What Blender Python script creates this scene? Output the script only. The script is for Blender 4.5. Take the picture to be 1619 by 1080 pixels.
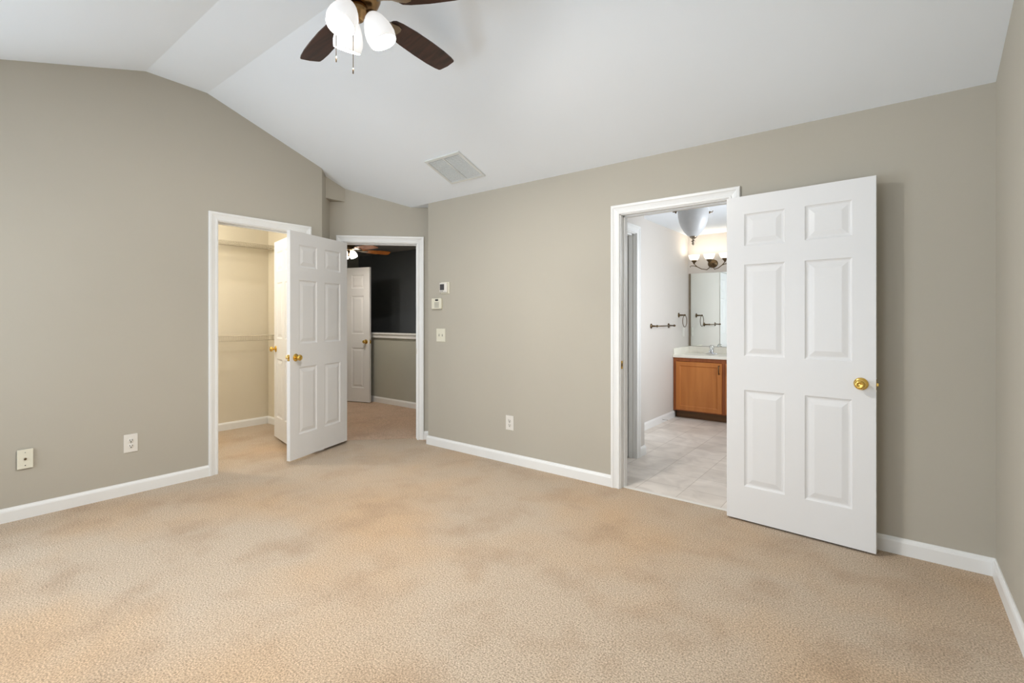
import bpy, math, random
from mathutils import Vector, Matrix
random.seed(4)
PI = math.pi
for o in list(bpy.data.objects):
    bpy.data.objects.remove(o, do_unlink=True)
scene = bpy.context.scene
COL = scene.collection

# ------------------------------------------------------------ camera
TH = math.radians(38.088)
cam_d = bpy.data.cameras.new('camera')
cam_d.sensor_fit = 'HORIZONTAL'; cam_d.sensor_width = 36.0
cam_d.lens = 36.0 * 770.0 / 1619.0
cam_d.shift_y = -(540.0 - 504.0) / 1619.0
cam_d.clip_start = 0.02
cam = bpy.data.objects.new('camera', cam_d); COL.objects.link(cam)
cam.location = (0, 0, 1.271); cam.rotation_euler = (PI / 2, 0, TH)
scene.camera = cam

# ------------------------------------------------------------ world, exposure, window daylight
w = bpy.data.worlds.new('world'); scene.world = w; w.use_nodes = True
bg = w.node_tree.nodes['Background']
bg.inputs[0].default_value = (0.72, 0.85, 1.0, 1); bg.inputs[1].default_value = 1.2
vs = scene.view_settings
vs.view_transform = 'Standard'; vs.look = 'None'; vs.gamma = 1.0; vs.exposure = 0.06
vs.use_curve_mapping = False

def area(name, loc, rot, sx, sy, power, color):
    l = bpy.data.lights.new(name, 'AREA'); l.shape = 'RECTANGLE'; l.size = sx; l.size_y = sy
    l.energy = power; l.color = color
    o = bpy.data.objects.new(name, l); COL.objects.link(o); o.location = loc; o.rotation_euler = rot
    return o
def point(name, loc, power, color, r=0.04):
    l = bpy.data.lights.new(name, 'POINT'); l.energy = power; l.color = color; l.shadow_soft_size = r
    o = bpy.data.objects.new(name, l); COL.objects.link(o); o.location = loc
    return o

YS = -1.05                       # south wall (behind the camera)
WIN = [(-4.05, -2.85), (-2.0, -0.8)]   # window openings in it
WZ = (0.55, 2.1)
for a, b in WIN:                 # daylight arriving at each window
    area('window_daylight_fill', ((a + b) / 2, YS - 0.16, (WZ[0] + WZ[1]) / 2), (PI / 2 + 0.35, 0, 0), b - a, WZ[1] - WZ[0], 26, (0.76, 0.88, 1.0))
WW = (-0.85, 0.15)               # added unseen window opening in the left wall, brightens the right wall
area('window_daylight_fill', (-4.36 - 0.18, (WW[0] + WW[1]) / 2, (WZ[0] + WZ[1]) / 2), (0, -PI / 2 - 0.3, 0), WZ[1] - WZ[0], WW[1] - WW[0], 86, (0.76, 0.88, 1.0))  # added area lamp at this unseen window, fills the right wall
BW = (4.5, 5.7, 0.95, 2.1)       # bathroom window in its right wall (y0, y1, z0, z1)
area('window_daylight_fill', (-0.19, (BW[0] + BW[1]) / 2, (BW[2] + BW[3]) / 2), (0, PI / 2 - 0.35, 0), BW[3] - BW[2], BW[1] - BW[0], 46, (0.90, 0.95, 1.0))

# ------------------------------------------------------------ materials
def nt(name):
    m = bpy.data.materials.new(name); m.use_nodes = True
    return m, m.node_tree, m.node_tree.nodes['Principled BSDF']
def lin(c):
    return tuple(((x / 255) / 12.92 if x / 255 <= 0.04045 else ((x / 255 + 0.055) / 1.055) ** 2.4) for x in c)
def mat(name, rgb, rough=0.5, metal=0.0, var=0.04, scale=6.0, bump=0.0, bscale=200.0, spec=0.5):
    m, t, p = nt(name)
    p.inputs['Roughness'].default_value = rough; p.inputs['Metallic'].default_value = metal
    p.inputs['Specular IOR Level'].default_value = spec
    tc = t.nodes.new('ShaderNodeTexCoord')
    n = t.nodes.new('ShaderNodeTexNoise'); n.inputs['Scale'].default_value = scale; n.inputs['Detail'].default_value = 3
    t.links.new(tc.outputs['Object'], n.inputs['Vector'])
    r = t.nodes.new('ShaderNodeValToRGB')
    c = lin(rgb)
    r.color_ramp.elements[0].color = tuple(x * (1 - var) for x in c) + (1,); r.color_ramp.elements[0].position = 0.3
    r.color_ramp.elements[1].color = tuple(min(1, x * (1 + var)) for x in c) + (1,); r.color_ramp.elements[1].position = 0.7
    t.links.new(n.outputs['Fac'], r.inputs[0]); t.links.new(r.outputs[0], p.inputs['Base Color'])
    if bump:
        n2 = t.nodes.new('ShaderNodeTexNoise'); n2.inputs['Scale'].default_value = bscale
        t.links.new(tc.outputs['Object'], n2.inputs['Vector'])
        b = t.nodes.new('ShaderNodeBump'); b.inputs['Strength'].default_value = bump; b.inputs['Distance'].default_value = 0.002
        t.links.new(n2.outputs['Fac'], b.inputs['Height']); t.links.new(b.outputs[0], p.inputs['Normal'])
    return m

M = {}
M['wall'] = mat('wall_paint', (184, 178, 165), 0.7, var=0.012, scale=1.5, bump=0.12, bscale=260, spec=0.3)
M['ceiling'] = mat('ceiling_paint', (238, 243, 248), 0.85, var=0.012, scale=1.2, bump=0.08, bscale=220, spec=0.2)
M['trim'] = mat('white_trim', (238, 238, 236), 0.35, var=0.008)
M['door'] = mat('white_door', (231, 231, 231), 0.38, var=0.008, scale=3)
M['closet_wall'] = mat('closet_paint', (222, 213, 193), 0.7, var=0.012, scale=1.5, bump=0.1)
M['bath_wall'] = mat('bath_paint', (210, 204, 197), 0.7, var=0.012, scale=1.5, bump=0.1)
M['shaded_wall'] = mat('shaded_wall_paint', (122, 127, 132), 0.7, var=0.02, scale=1.5)  # dark grey stands in for the far wall getting little light
M['hall_wall'] = mat('hall_paint', (178, 178, 166), 0.7, var=0.012, scale=1.5)
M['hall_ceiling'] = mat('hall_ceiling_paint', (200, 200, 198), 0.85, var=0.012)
M['brass'] = mat('polished_brass', (232, 194, 104), 0.18, 1.0, var=0.03)
M['bronze'] = mat('aged_bronze', (105, 88, 66), 0.32, 1.0, var=0.15, scale=30)
M['fanmetal'] = mat('fan_bronze', (146, 116, 78), 0.28, 1.0, var=0.12, scale=20)
M['pewter'] = mat('brushed_pewter', (150, 138, 122), 0.35, 1.0, var=0.08, scale=30)
M['chrome'] = mat('chrome', (225, 226, 228), 0.08, 1.0, var=0.01)
M['steel'] = mat('steel', (150, 148, 142), 0.3, 1.0, var=0.02)
M['plate'] = mat('white_plastic', (228, 224, 216), 0.4, var=0.01)
M['ivory'] = mat('ivory_plastic', (226, 222, 204), 0.4, var=0.01)
M['dark'] = mat('dark_plastic', (38, 38, 40), 0.4, var=0.05)
M['slot'] = mat('outlet_slot', (48, 43, 40), 0.6, var=0.05)
M['greykey'] = mat('grey_keys', (150, 148, 140), 0.5, var=0.03)
M['lcd'] = mat('lcd_screen', (72, 70, 72), 0.2, var=0.05)
M['counter'] = mat('cultured_marble', (244, 240, 228), 0.2, var=0.03, scale=8)
M['wire'] = mat('white_wire', (206, 196, 176), 0.4, var=0.01)
M['vent'] = mat('vent_enamel', (222, 224, 221), 0.45, var=0.01)
M['window'] = mat('window_vinyl', (240, 240, 240), 0.4, var=0.01)
M['rubber'] = mat('white_rubber', (220, 216, 208), 0.7, var=0.02)

def wood(name, dark, light, rough, sc, axis=0):
    m, t, p = nt(name)
    p.inputs['Roughness'].default_value = rough
    tc = t.nodes.new('ShaderNodeTexCoord'); mp = t.nodes.new('ShaderNodeMapping')
    s = [sc, sc, sc]; s[axis] = sc * 0.08
    mp.inputs['Scale'].default_value = s
    t.links.new(tc.outputs['Object'], mp.inputs['Vector'])
    n = t.nodes.new('ShaderNodeTexNoise'); n.inputs['Scale'].default_value = 1; n.inputs['Detail'].default_value = 6
    n.inputs['Distortion'].default_value = 0.8
    t.links.new(mp.outputs[0], n.inputs['Vector'])
    r = t.nodes.new('ShaderNodeValToRGB')
    r.color_ramp.elements[0].color = lin(dark) + (1,); r.color_ramp.elements[0].position = 0.34
    r.color_ramp.elements[1].color = lin(light) + (1,); r.color_ramp.elements[1].position = 0.68
    t.links.new(n.outputs['Fac'], r.inputs[0]); t.links.new(r.outputs[0], p.inputs['Base Color'])
    return m
M['walnut'] = wood('dark_walnut_blade', (40, 22, 18), (74, 45, 36), 0.35, 26)
M['cherry'] = wood('orange_cherry_blade', (196, 112, 46), (232, 146, 70), 0.3, 26)
M['oak'] = wood('honey_maple', (186, 112, 50), (202, 128, 62), 0.35, 10, 2)
M['oak_frame'] = wood('maple_frame', (140, 74, 30), (168, 94, 42), 0.4, 16, 2)
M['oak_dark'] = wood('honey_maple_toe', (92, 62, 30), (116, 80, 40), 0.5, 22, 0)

def carpet(name, base, dark, warm, k=1.0):
    m, t, p = nt(name)
    p.inputs['Roughness'].default_value = 1.0; p.inputs['Specular IOR Level'].default_value = 0.1
    p.inputs['Sheen Weight'].default_value = 0.15
    tc = t.nodes.new('ShaderNodeTexCoord')
    def noise(s, d=4, dist=0.0, rough=0.55):
        n = t.nodes.new('ShaderNodeTexNoise'); n.inputs['Scale'].default_value = s; n.inputs['Detail'].default_value = d
        n.inputs['Distortion'].default_value = dist; n.inputs['Roughness'].default_value = rough
        t.links.new(tc.outputs['Object'], n.inputs['Vector']); return n
    def ramp(src, a, b, pa, pb):
        r = t.nodes.new('ShaderNodeValToRGB')
        r.color_ramp.elements[0].color = a; r.color_ramp.elements[0].position = pa
        r.color_ramp.elements[1].color = b; r.color_ramp.elements[1].position = pb
        t.links.new(src, r.inputs[0]); return r
    def mix(f, a, b, mode='MIX'):
        x = t.nodes.new('ShaderNodeMix'); x.data_type = 'RGBA'; x.blend_type = mode
        if isinstance(f, float): x.inputs['Factor'].default_value = f
        else: t.links.new(f, x.inputs['Factor'])
        for s, v in (('A', a), ('B', b)):
            i = [q for q in x.inputs if q.identifier == s + '_Color'][0]
            if isinstance(v, tuple): i.default_value = v
            else: t.links.new(v, i)
        return [q for q in x.outputs if q.identifier == 'Result_Color'][0]
    B = lin(base) + (1,); D = lin(dark) + (1,); W = lin(warm) + (1,)
    K = (0, 0, 0, 1); O = (1, 1, 1, 1)
    big = ramp(noise(0.9, 3, 0.1, 0.5).outputs['Fac'], K, O, 0.44, 0.66)     # pile direction patches
    mid = ramp(noise(3.2, 4, 0.15).outputs['Fac'], K, O, 0.48, 0.72)
    c = mix(big.outputs[0], B, W)
    f = t.nodes.new('ShaderNodeMath'); f.operation = 'MULTIPLY'; f.inputs[1].default_value = 0.55
    t.links.new(mid.outputs[0], f.inputs[0])
    c = mix(f.outputs[0], c, D)
    fine = ramp(noise(150, 4).outputs['Fac'], (0.48, 0.46, 0.43, 1), (1.34, 1.34, 1.34, 1), 0.32, 0.67)
    c = mix(1.0, c, fine.outputs[0], 'MULTIPLY')
    t.links.new(c, p.inputs['Base Color'])
    b = t.nodes.new('ShaderNodeBump'); b.inputs['Strength'].default_value = 0.7; b.inputs['Distance'].default_value = 0.006
    t.links.new(noise(130, 3).outputs['Fac'], b.inputs['Height']); t.links.new(b.outputs[0], p.inputs['Normal'])
    return m
M['carpet'] = carpet('beige_carpet', (194, 176, 155), (169, 142, 115), (198, 169, 137))
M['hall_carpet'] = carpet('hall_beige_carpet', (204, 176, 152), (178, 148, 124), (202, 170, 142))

def vinyl():
    m, t, p = nt('vinyl_tile')
    p.inputs['Roughness'].default_value = 0.42
    tc = t.nodes.new('ShaderNodeTexCoord')
    br = t.nodes.new('ShaderNodeTexBrick')
    br.offset = 0.0; br.squash = 1.0
    br.inputs['Scale'].default_value = 1.0; br.inputs['Brick Width'].default_value = 0.305; br.inputs['Row Height'].default_value = 0.305
    br.inputs['Mortar Size'].default_value = 0.0035; br.inputs['Mortar Smooth'].default_value = 0.4
    br.inputs['Color1'].default_value = lin((236, 228, 219)) + (1,)
    br.inputs['Color2'].default_value = lin((224, 215, 205)) + (1,)
    br.inputs['Mortar'].default_value = lin((202, 192, 180)) + (1,)
    t.links.new(tc.outputs['Object'], br.inputs['Vector'])
    n = t.nodes.new('ShaderNodeTexNoise'); n.inputs['Scale'].default_value = 5; n.inputs['Detail'].default_value = 6; n.inputs['Distortion'].default_value = 1.0
    t.links.new(tc.outputs['Object'], n.inputs['Vector'])
    r = t.nodes.new('ShaderNodeValToRGB')
    r.color_ramp.elements[0].color = (0.86, 0.85, 0.84, 1); r.color_ramp.elements[0].position = 0.35
    r.color_ramp.elements[1].color = (1.05, 1.05, 1.05, 1); r.color_ramp.elements[1].position = 0.65
    t.links.new(n.outputs['Fac'], r.inputs[0])
    x = t.nodes.new('ShaderNodeMix'); x.data_type = 'RGBA'; x.blend_type = 'MULTIPLY'; x.inputs['Factor'].default_value = 1
    ia = [q for q in x.inputs if q.identifier == 'A_Color'][0]; ib = [q for q in x.inputs if q.identifier == 'B_Color'][0]
    t.links.new(br.outputs['Color'], ia); t.links.new(r.outputs[0], ib)
    t.links.new([q for q in x.outputs if q.identifier == 'Result_Color'][0], p.inputs['Base Color'])
    return m
M['vinyl'] = vinyl()

def glow(name, rgb, e, ecol=(1, 0.95, 0.88), rough=0.35):
    m = mat(name, rgb, rough, var=0.01)
    p = m.node_tree.nodes['Principled BSDF']
    p.inputs['Emission Color'].default_value = ecol + (1,); p.inputs['Emission Strength'].default_value = e
    return m
M['shade_lit'] = glow('lit_frosted_glass', (225, 226, 228), 0.5, (1, 0.97, 0.94))
M['bulb'] = glow('lit_bulb', (255, 240, 220), 6.0, (1, 0.88, 0.72))
M['shade_bright'] = glow('bright_lit_glass', (255, 248, 238), 0.8, (1, 0.93, 0.82))
M['shade_hall'] = glow('hall_lit_glass', (255, 250, 240), 7.0, (1, 0.92, 0.82))
M['shade_off'] = mat('unlit_alabaster_glass', (196, 197, 198), 0.3, var=0.05, scale=9)
def mirror():
    m, t, p = nt('mirror_glass')
    p.inputs['Metallic'].default_value = 1; p.inputs['Roughness'].default_value = 0.0
    p.inputs['Base Color'].default_value = (0.86, 0.90, 0.87, 1)
    return m
M['mirror'] = mirror()
def pane():
    m = bpy.data.materials.new('window_glass'); m.use_nodes = True; t = m.node_tree; t.nodes.clear()
    o = t.nodes.new('ShaderNodeOutputMaterial'); a = t.nodes.new('ShaderNodeBsdfTransparent'); g = t.nodes.new('ShaderNodeBsdfGlossy')
    g.inputs['Roughness'].default_value = 0.02
    f = t.nodes.new('ShaderNodeFresnel'); f.inputs[0].default_value = 1.45
    x = t.nodes.new('ShaderNodeMixShader')
    t.links.new(f.outputs[0], x.inputs[0]); t.links.new(a.outputs[0], x.inputs[1]); t.links.new(g.outputs[0], x.inputs[2]); t.links.new(x.outputs[0], o.inputs[0])
    return m
M['pane'] = pane()
def crystal():
    m, t, p = nt('crystal_knob'); p.inputs['Transmission Weight'].default_value = 0.85; p.inputs['Roughness'].default_value = 0.05
    p.inputs['Base Color'].default_value = (0.95, 0.96, 0.96, 1)
    return m
M['crystal'] = crystal()

# ------------------------------------------------------------ mesh helpers
class MB:
    def __init__(s): s.v = []; s.f = []; s.sm = []
    def add(s, vs, fs, smooth=False):
        n = len(s.v); s.v += [tuple(v) for v in vs]
        for f in fs: s.f.append(tuple(n + i for i in f)); s.sm.append(smooth)
        return s
    def box(s, x0, x1, y0, y1, z0, z1):
        v = [(x, y, z) for z in (z0, z1) for y in (y0, y1) for x in (x0, x1)]
        return s.add(v, [(0, 2, 3, 1), (4, 5, 7, 6), (0, 1, 5, 4), (2, 6, 7, 3), (0, 4, 6, 2), (1, 3, 7, 5)])
    def bbox(s, x0, x1, y0, y1, z0, z1, b=0.003):
        """box with its edges chamfered by b"""
        v = []; idx = {}
        X = (x0, x1); Y = (y0, y1); Z = (z0, z1)
        for i in (0, 1):
            for j in (0, 1):
                for k in (0, 1):
                    sx = b if i == 0 else -b; sy = b if j == 0 else -b; sz = b if k == 0 else -b
                    for a in range(3):
                        p = [X[i] + sx, Y[j] + sy, Z[k] + sz]; p[a] = (X[i], Y[j], Z[k])[a]
                        idx[i, j, k, a] = len(v); v.append(tuple(p))
        f = []
        for a in range(3):
            o = [q for q in range(3) if q != a]
            for e in (0, 1):
                ring = []
                for (p, q) in ((0, 0), (1, 0), (1, 1), (0, 1)):
                    t = [0, 0, 0]; t[a] = e; t[o[0]] = p; t[o[1]] = q; ring.append(idx[t[0], t[1], t[2], a])
                f.append(tuple(ring))
            for (p, q) in ((0, 0), (0, 1), (1, 0), (1, 1)):
                t0 = [0, 0, 0]; t1 = [0, 0, 0]; t1[a] = 1
                for t in (t0, t1): t[o[0]] = p; t[o[1]] = q
                f.append((idx[(*t0, o[0])], idx[(*t1, o[0])], idx[(*t1, o[1])], idx[(*t0, o[1])]))
        for i in (0, 1):
            for j in (0, 1):
                for k in (0, 1): f.append((idx[i, j, k, 0], idx[i, j, k, 1], idx[i, j, k, 2]))
        return s.add(v, f)
    def plan(s, pts, z0, top):
        """plan polygon extruded from z0 up to top (number or function of (x, y))"""
        n = len(pts); ft = top if callable(top) else (lambda x, y: top)
        v = [(x, y, z0) for x, y in pts] + [(x, y, ft(x, y)) for x, y in pts]
        return s.add(v, [tuple(range(n))[::-1], tuple(range(n, 2 * n))] + [(i, (i + 1) % n, n + (i + 1) % n, n + i) for i in range(n)])
    def extr(s, poly, axis, a, b):
        """polygon of (p, q) extruded along axis 0 = x (p=y, q=z) or 1 = y (p=x, q=z)"""
        n = len(poly)
        mk = (lambda p, q, t: (t, p, q)) if axis == 0 else (lambda p, q, t: (p, t, q))
        v = [mk(p, q, a) for p, q in poly] + [mk(p, q, b) for p, q in poly]
        return s.add(v, [tuple(range(n))[::-1], tuple(range(n, 2 * n))] + [(i, (i + 1) % n, n + (i + 1) % n, n + i) for i in range(n)])
    def lathe(s, prof, seg=24, mtx=None, smooth=True):
        """profile of (r, z) revolved about z, moved by mtx"""
        v = []; f = []
        for r, z in prof:
            for k in range(seg):
                a = 2 * PI * k / seg; v.append(Vector((max(r, 1e-5) * math.cos(a), max(r, 1e-5) * math.sin(a), z)))
        for i in range(len(prof) - 1):
            for k in range(seg):
                f.append((i * seg + k, i * seg + (k + 1) % seg, (i + 1) * seg + (k + 1) % seg, (i + 1) * seg + k))
        if mtx is not None: v = [mtx @ p for p in v]
        return s.add(v, f, smooth)
    def tube(s, pts, r, seg=8, closed=False):
        P = [Vector(p) for p in pts]; n = len(P); v = []; f = []; up = None
        R = r if isinstance(r, (list, tuple)) else [r] * n
        for i in range(n):
            if closed: d = P[(i + 1) % n] - P[i - 1]
            else: d = P[min(i + 1, n - 1)] - P[max(i - 1, 0)]
            d.normalize()
            if up is None:
                up = Vector((0, 0, 1)) if abs(d.z) < 0.9 else Vector((1, 0, 0))
            u = d.cross(up).normalized(); w2 = u.cross(d).normalized(); up = w2
            for k in range(seg):
                a = 2 * PI * k / seg; v.append(P[i] + (u * math.cos(a) + w2 * math.sin(a)) * R[i])
        m = n if closed else n - 1
        for i in range(m):
            j = (i + 1) % n
            for k in range(seg): f.append((i * seg + k, i * seg + (k + 1) % seg, j * seg + (k + 1) % seg, j * seg + k))
        if not closed: f += [tuple(range(seg))[::-1], tuple((n - 1) * seg + k for k in range(seg))]
        return s.add(v, f, True)
    def build(s, name, m, parent=None):
        me = bpy.data.meshes.new(name); me.from_pydata(s.v, [], s.f); me.validate(); me.update()
        for i, p in enumerate(me.polygons):
            if i < len(s.sm): p.use_smooth = s.sm[i]
        import bmesh
        b = bmesh.new(); b.from_mesh(me); bmesh.ops.recalc_face_normals(b, faces=b.faces); b.to_mesh(me); b.free()
        me.materials.append(m)
        o = bpy.data.objects.new(name, me); COL.objects.link(o)
        if parent is not None: o.parent = parent
        return o
def tag(o, label=None, cat=None, group=None, kind=None):
    for k, v in (('label', label), ('category', cat), ('group', group), ('kind', kind)):
        if v: o[k] = v
    return o
def empty(name, loc, rz=0.0, **k):
    o = bpy.data.objects.new(name, None); COL.objects.link(o); o.location = loc; o.rotation_euler = (0, 0, rz)
    o.empty_display_size = 0.05
    return tag(o, **k)
def struct(o, label, cat): return tag(o, label, cat, kind='structure')
def copy_tree(o, parent=None):
    c = o.copy(); COL.objects.link(c)
    if parent is not None: c.parent = parent
    for ch in [q for q in bpy.data.objects if q.parent == o]: copy_tree(ch, c)
    return c

# ------------------------------------------------------------ room measures
XA, YB, XC = -4.36, 3.365, 0.397
T = 0.115
PROF = [(YS, 2.44), (1.165, 3.103), (1.575, 3.092), (YB, 2.44), (3.95, 2.44)]
def zc(y):
    for (a, za), (b, zb) in zip(PROF, PROF[1:]):
        if a <= y <= b: return za + (zb - za) * (y - a) / (b - a)
    return 2.44
RQ = 1 / math.sqrt(2)
OFF = 5.2
DO = Vector((-OFF * RQ, OFF * RQ, 0))          # origin of the diagonal wall's own frame (s along it)
def dpt(s, y=0.0):                             # (s, depth behind the face) -> plan x, y
    return (DO.x + s * RQ - y * RQ, DO.y + s * RQ + y * RQ)

# ------------------------------------------------------------ floors
fl = MB(); fl.box(-8.1, XC + T, YS - T, YB + 0.055, -0.06, 0); struct(fl.build('floor', M['carpet']), 'beige cut-pile carpet of the bedroom and closet', 'carpet')
# the hall carpet starts at the doorway of the diagonal wall
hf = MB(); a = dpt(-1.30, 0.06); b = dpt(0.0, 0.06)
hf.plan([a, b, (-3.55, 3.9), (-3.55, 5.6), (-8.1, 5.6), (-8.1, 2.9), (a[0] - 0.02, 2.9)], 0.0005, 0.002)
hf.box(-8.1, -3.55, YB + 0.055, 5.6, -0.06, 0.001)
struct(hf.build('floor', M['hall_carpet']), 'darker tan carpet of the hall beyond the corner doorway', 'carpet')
bf = MB(); bf.box(-2.4, -0.3, YB + 0.055, 6.95, -0.06, 0.002); struct(bf.build('floor', M['vinyl']), 'pale stone-look square tile floor of the bathroom', 'floor')

# ------------------------------------------------------------ ceiling of the bedroom
c = MB()
c.extr([(y, z) for y, z in PROF] + [(y, z + 0.12) for y, z in PROF[::-1]], 0, XA - T, XC + T)
# the strip over the corner nook
c.extr([(2.5, zc(2.5)), (YB, 2.44), (3.95, 2.44), (3.95, 2.56), (YB, 2.56), (2.5, zc(2.5) + 0.12)], 0, -5.0, XA - T)
struct(c.build('ceiling', M['ceiling']), 'white vaulted ceiling sloping down to the bathroom wall', 'ceiling')

# ------------------------------------------------------------ bedroom walls
# left wall (closet wall) with the closet doorway
CY0, CY1, CZ = 1.652, 2.394, 2.075
def wall_yz(x0, x1, ys, opens, z1add=0.02):
    m = MB(); br = sorted(set(ys + [q for q, _ in PROF if ys[0] < q < ys[-1]] + [e for o in opens for e in o[:2]]))
    for a, b in zip(br, br[1:]):
        z0 = 0.0; mid = (a + b) / 2
        for o in opens:
            if o[0] <= mid <= o[1]: z0 = o[2]
        m.extr([(a, z0), (b, z0), (b, zc(b) + z1add), (a, zc(a) + z1add)], 0, x0, x1)
    return m
wl = wall_yz(XA - T, XA, [YS, 2.578 - 0.115], [(CY0, CY1, CZ), (WW[0], WW[1], WZ[1])])
wl.box(XA - T, XA, WW[0], WW[1], 0, WZ[0])
wl.plan([(XA, 2.463), (XA, 2.578), dpt(-1.26), dpt(-1.26, T), (XA - T - 0.1, 2.62), (XA - T, 2.463)], 0, lambda x, y: zc(y) + 0.02)
struct(wl.build('wall_left', M['wall']), 'greige gable wall around the closet doorway', 'wall')
wr = wall_yz(XC, XC + T, [YS, YB + T], [])
struct(wr.build('wall_right', M['wall']), 'greige wall at the right edge', 'wall')
# bathroom wall
BX0, BX1, BZ = -1.612, -0.842, 2.052
XN = -3.718
wb = MB()
wb.box(XN, BX0, YB, YB + T, 0, 2.46).box(BX1, XC, YB, YB + T, 0, 2.46).box(BX0, BX1, YB, YB + T, BZ, 2.46)
struct(wb.build('wall_back', M['wall']), 'greige wall with the bathroom doorway', 'wall')
# diagonal corner wall with the hall doorway, plus the boxed corner above it
S0, S1, DZ = -1.124, -0.371, 2.062
wd = MB()
def dwall(sa, sb, z0):
    brk = sorted({sa, sb} | {q for q in (-0.441,) if sa < q < sb})
    for p, q in zip(brk, brk[1:]):
        wd.plan([dpt(p), dpt(q), dpt(q, T), dpt(p, T)], z0, lambda x, y: zc(min(y, 3.9)) + 0.02)
dwall(-1.262, S0, 0); dwall(S1, -0.02, 0); dwall(S0, S1, DZ)
struct(wd.build('wall_corner', M['wall']), 'narrow diagonal greige wall holding the hall doorway', 'wall')
sf = MB(); a = (XA - 0.1, 2.578 + 0.1); 
ye = a[0] + OFF * 2 * RQ
sf.plan([a, (a[0], ye), dpt(-1.262)], 2.478, lambda x, y: zc(y) + 0.02)
struct(sf.build('wall_soffit', M['wall']), 'small boxed soffit in the corner above the hall doorway', 'wall')
# wall behind the camera with two windows
ws = MB(); xs = [XA - T, WIN[0][0], WIN[0][1], WIN[1][0], WIN[1][1], XC + T]
for i in range(5):
    if i in (1, 3): ws.box(xs[i], xs[i + 1], YS - T, YS, 0, WZ[0]).box(xs[i], xs[i + 1], YS - T, YS, WZ[1], 2.46)
    else: ws.box(xs[i], xs[i + 1], YS - T, YS, 0, 2.46)
struct(ws.build('wall_front', M['wall']), 'greige wall with two windows behind the camera', 'wall')
for i, (a, b) in enumerate(WIN):
    e = empty('window_%d' % (i + 1), ((a + b) / 2, YS, WZ[0])); h = (b - a) / 2; H = WZ[1] - WZ[0]
    struct(e, 'white vinyl sash window in the wall behind the camera, ' + ('farther from' if i == 0 else 'nearer to') + ' the right wall', 'window')
    m = MB(); m.box(-h, h, -0.09, -0.02, 0, 0.05).box(-h, h, -0.09, -0.02, H - 0.05, H).box(-h, -h + 0.05, -0.09, -0.02, 0, H).box(h - 0.05, h, -0.09, -0.02, 0, H).box(-h, h, -0.08, -0.04, H / 2 - 0.02, H / 2 + 0.02)
    m.build('window_frame', M['window'], e)
    MB().box(-h + 0.03, h - 0.03, -0.062, -0.058, 0.03, H - 0.03).build('pane', M['pane'], e)
    MB().bbox(-h - 0.08, h + 0.08, -0.02, 0.05, -0.03, 0.0).build('window_sill', M['trim'], e)

e = empty('window_4', (XA, (WW[0] + WW[1]) / 2, WZ[0]), PI / 2); struct(e, 'added white vinyl sash window in the left wall, unseen, to brighten the right wall', 'window')  # added window out of view, there to light the right wall
h = (WW[1] - WW[0]) / 2; H = WZ[1] - WZ[0]
MB().box(-h, h, 0.03, 0.10, 0, 0.05).box(-h, h, 0.03, 0.10, H - 0.05, H).box(-h, -h + 0.05, 0.03, 0.10, 0, H).box(h - 0.05, h, 0.03, 0.10, 0, H).box(-h, h, 0.04, 0.08, H / 2 - 0.02, H / 2 + 0.02).build('window_frame', M['window'], e)
MB().box(-h + 0.03, h - 0.03, 0.058, 0.062, 0.03, H - 0.03).build('pane', M['pane'], e)
# ------------------------------------------------------------ closet shell
m = MB()
m.box(-6.1, -6.0, 0.7, 2.94, 0, 2.5).box(-6.0, -4.62, 2.84, 2.90, 0, 2.5).box(-6.0, XA - T, 0.7, 0.8, 0, 2.5)
struct(m.build('wall_closet', M['closet_wall']), 'cream walls inside the lit closet', 'wall')
struct(MB().box(-6.1, XA - T + 0.002, 0.7, 2.46, 2.44, 2.5).plan([(-6.1, 2.46), (XA - T + 0.002, 2.46), (-4.60, 2.70), (-4.74, 2.90), (-6.1, 2.90)], 2.44, 2.5).build('ceiling', M['ceiling']), 'flat white ceiling inside the closet', 'ceiling')
# ------------------------------------------------------------ hall shell
m = MB(); m.box(-8.05, -3.55, 5.45, 5.55, 0, 2.5)
struct(m.build('wall_hall_far', M['shaded_wall']), 'wall beyond the hall, its lack of light painted in as dark grey', 'wall')
m = MB(); m.box(-8.05, -7.95, 2.9, 5.45, 0, 2.5).box(-6.99, -6.93, 2.9, 4.12, 0, 2.46).box(-8.0, -4.62, 2.90, 2.96, 0, 2.46).box(-3.62, -3.55, 3.5, 5.45, 0, 2.46)
struct(m.build('wall_hall_side', M['hall_wall']), 'grey side walls of the hall', 'wall')
m = MB(); m.box(-7.0, -3.62, 4.57, 4.67, 0, 0.985)
struct(m.build('wall_hall_low', M['hall_wall']), 'grey half-height wall in the hall under a white cap', 'wall')
m = MB(); m.bbox(-7.0, -3.62, 4.53, 4.71, 1.035, 1.058, 0.004).box(-7.0, -3.62, 4.545, 4.57, 0.985, 1.036).box(-7.0, -3.62, 4.67, 4.695, 0.985, 1.036).box(-7.0, -3.62, 4.57, 4.67, 0.985, 1.036)
struct(m.build('trim_1', M['trim']), 'white moulded cap along the half-height hall wall', 'trim')
m = MB(); m.plan([(-8.05, 2.9), dpt(-1.26, T), dpt(-0.02, T), (-3.55, 3.7), (-3.55, 5.55), (-8.05, 5.55)], 2.44, 2.5)
struct(m.build('ceiling', M['hall_ceiling']), 'flat ceiling of the hall, in shade', 'ceiling')
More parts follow.
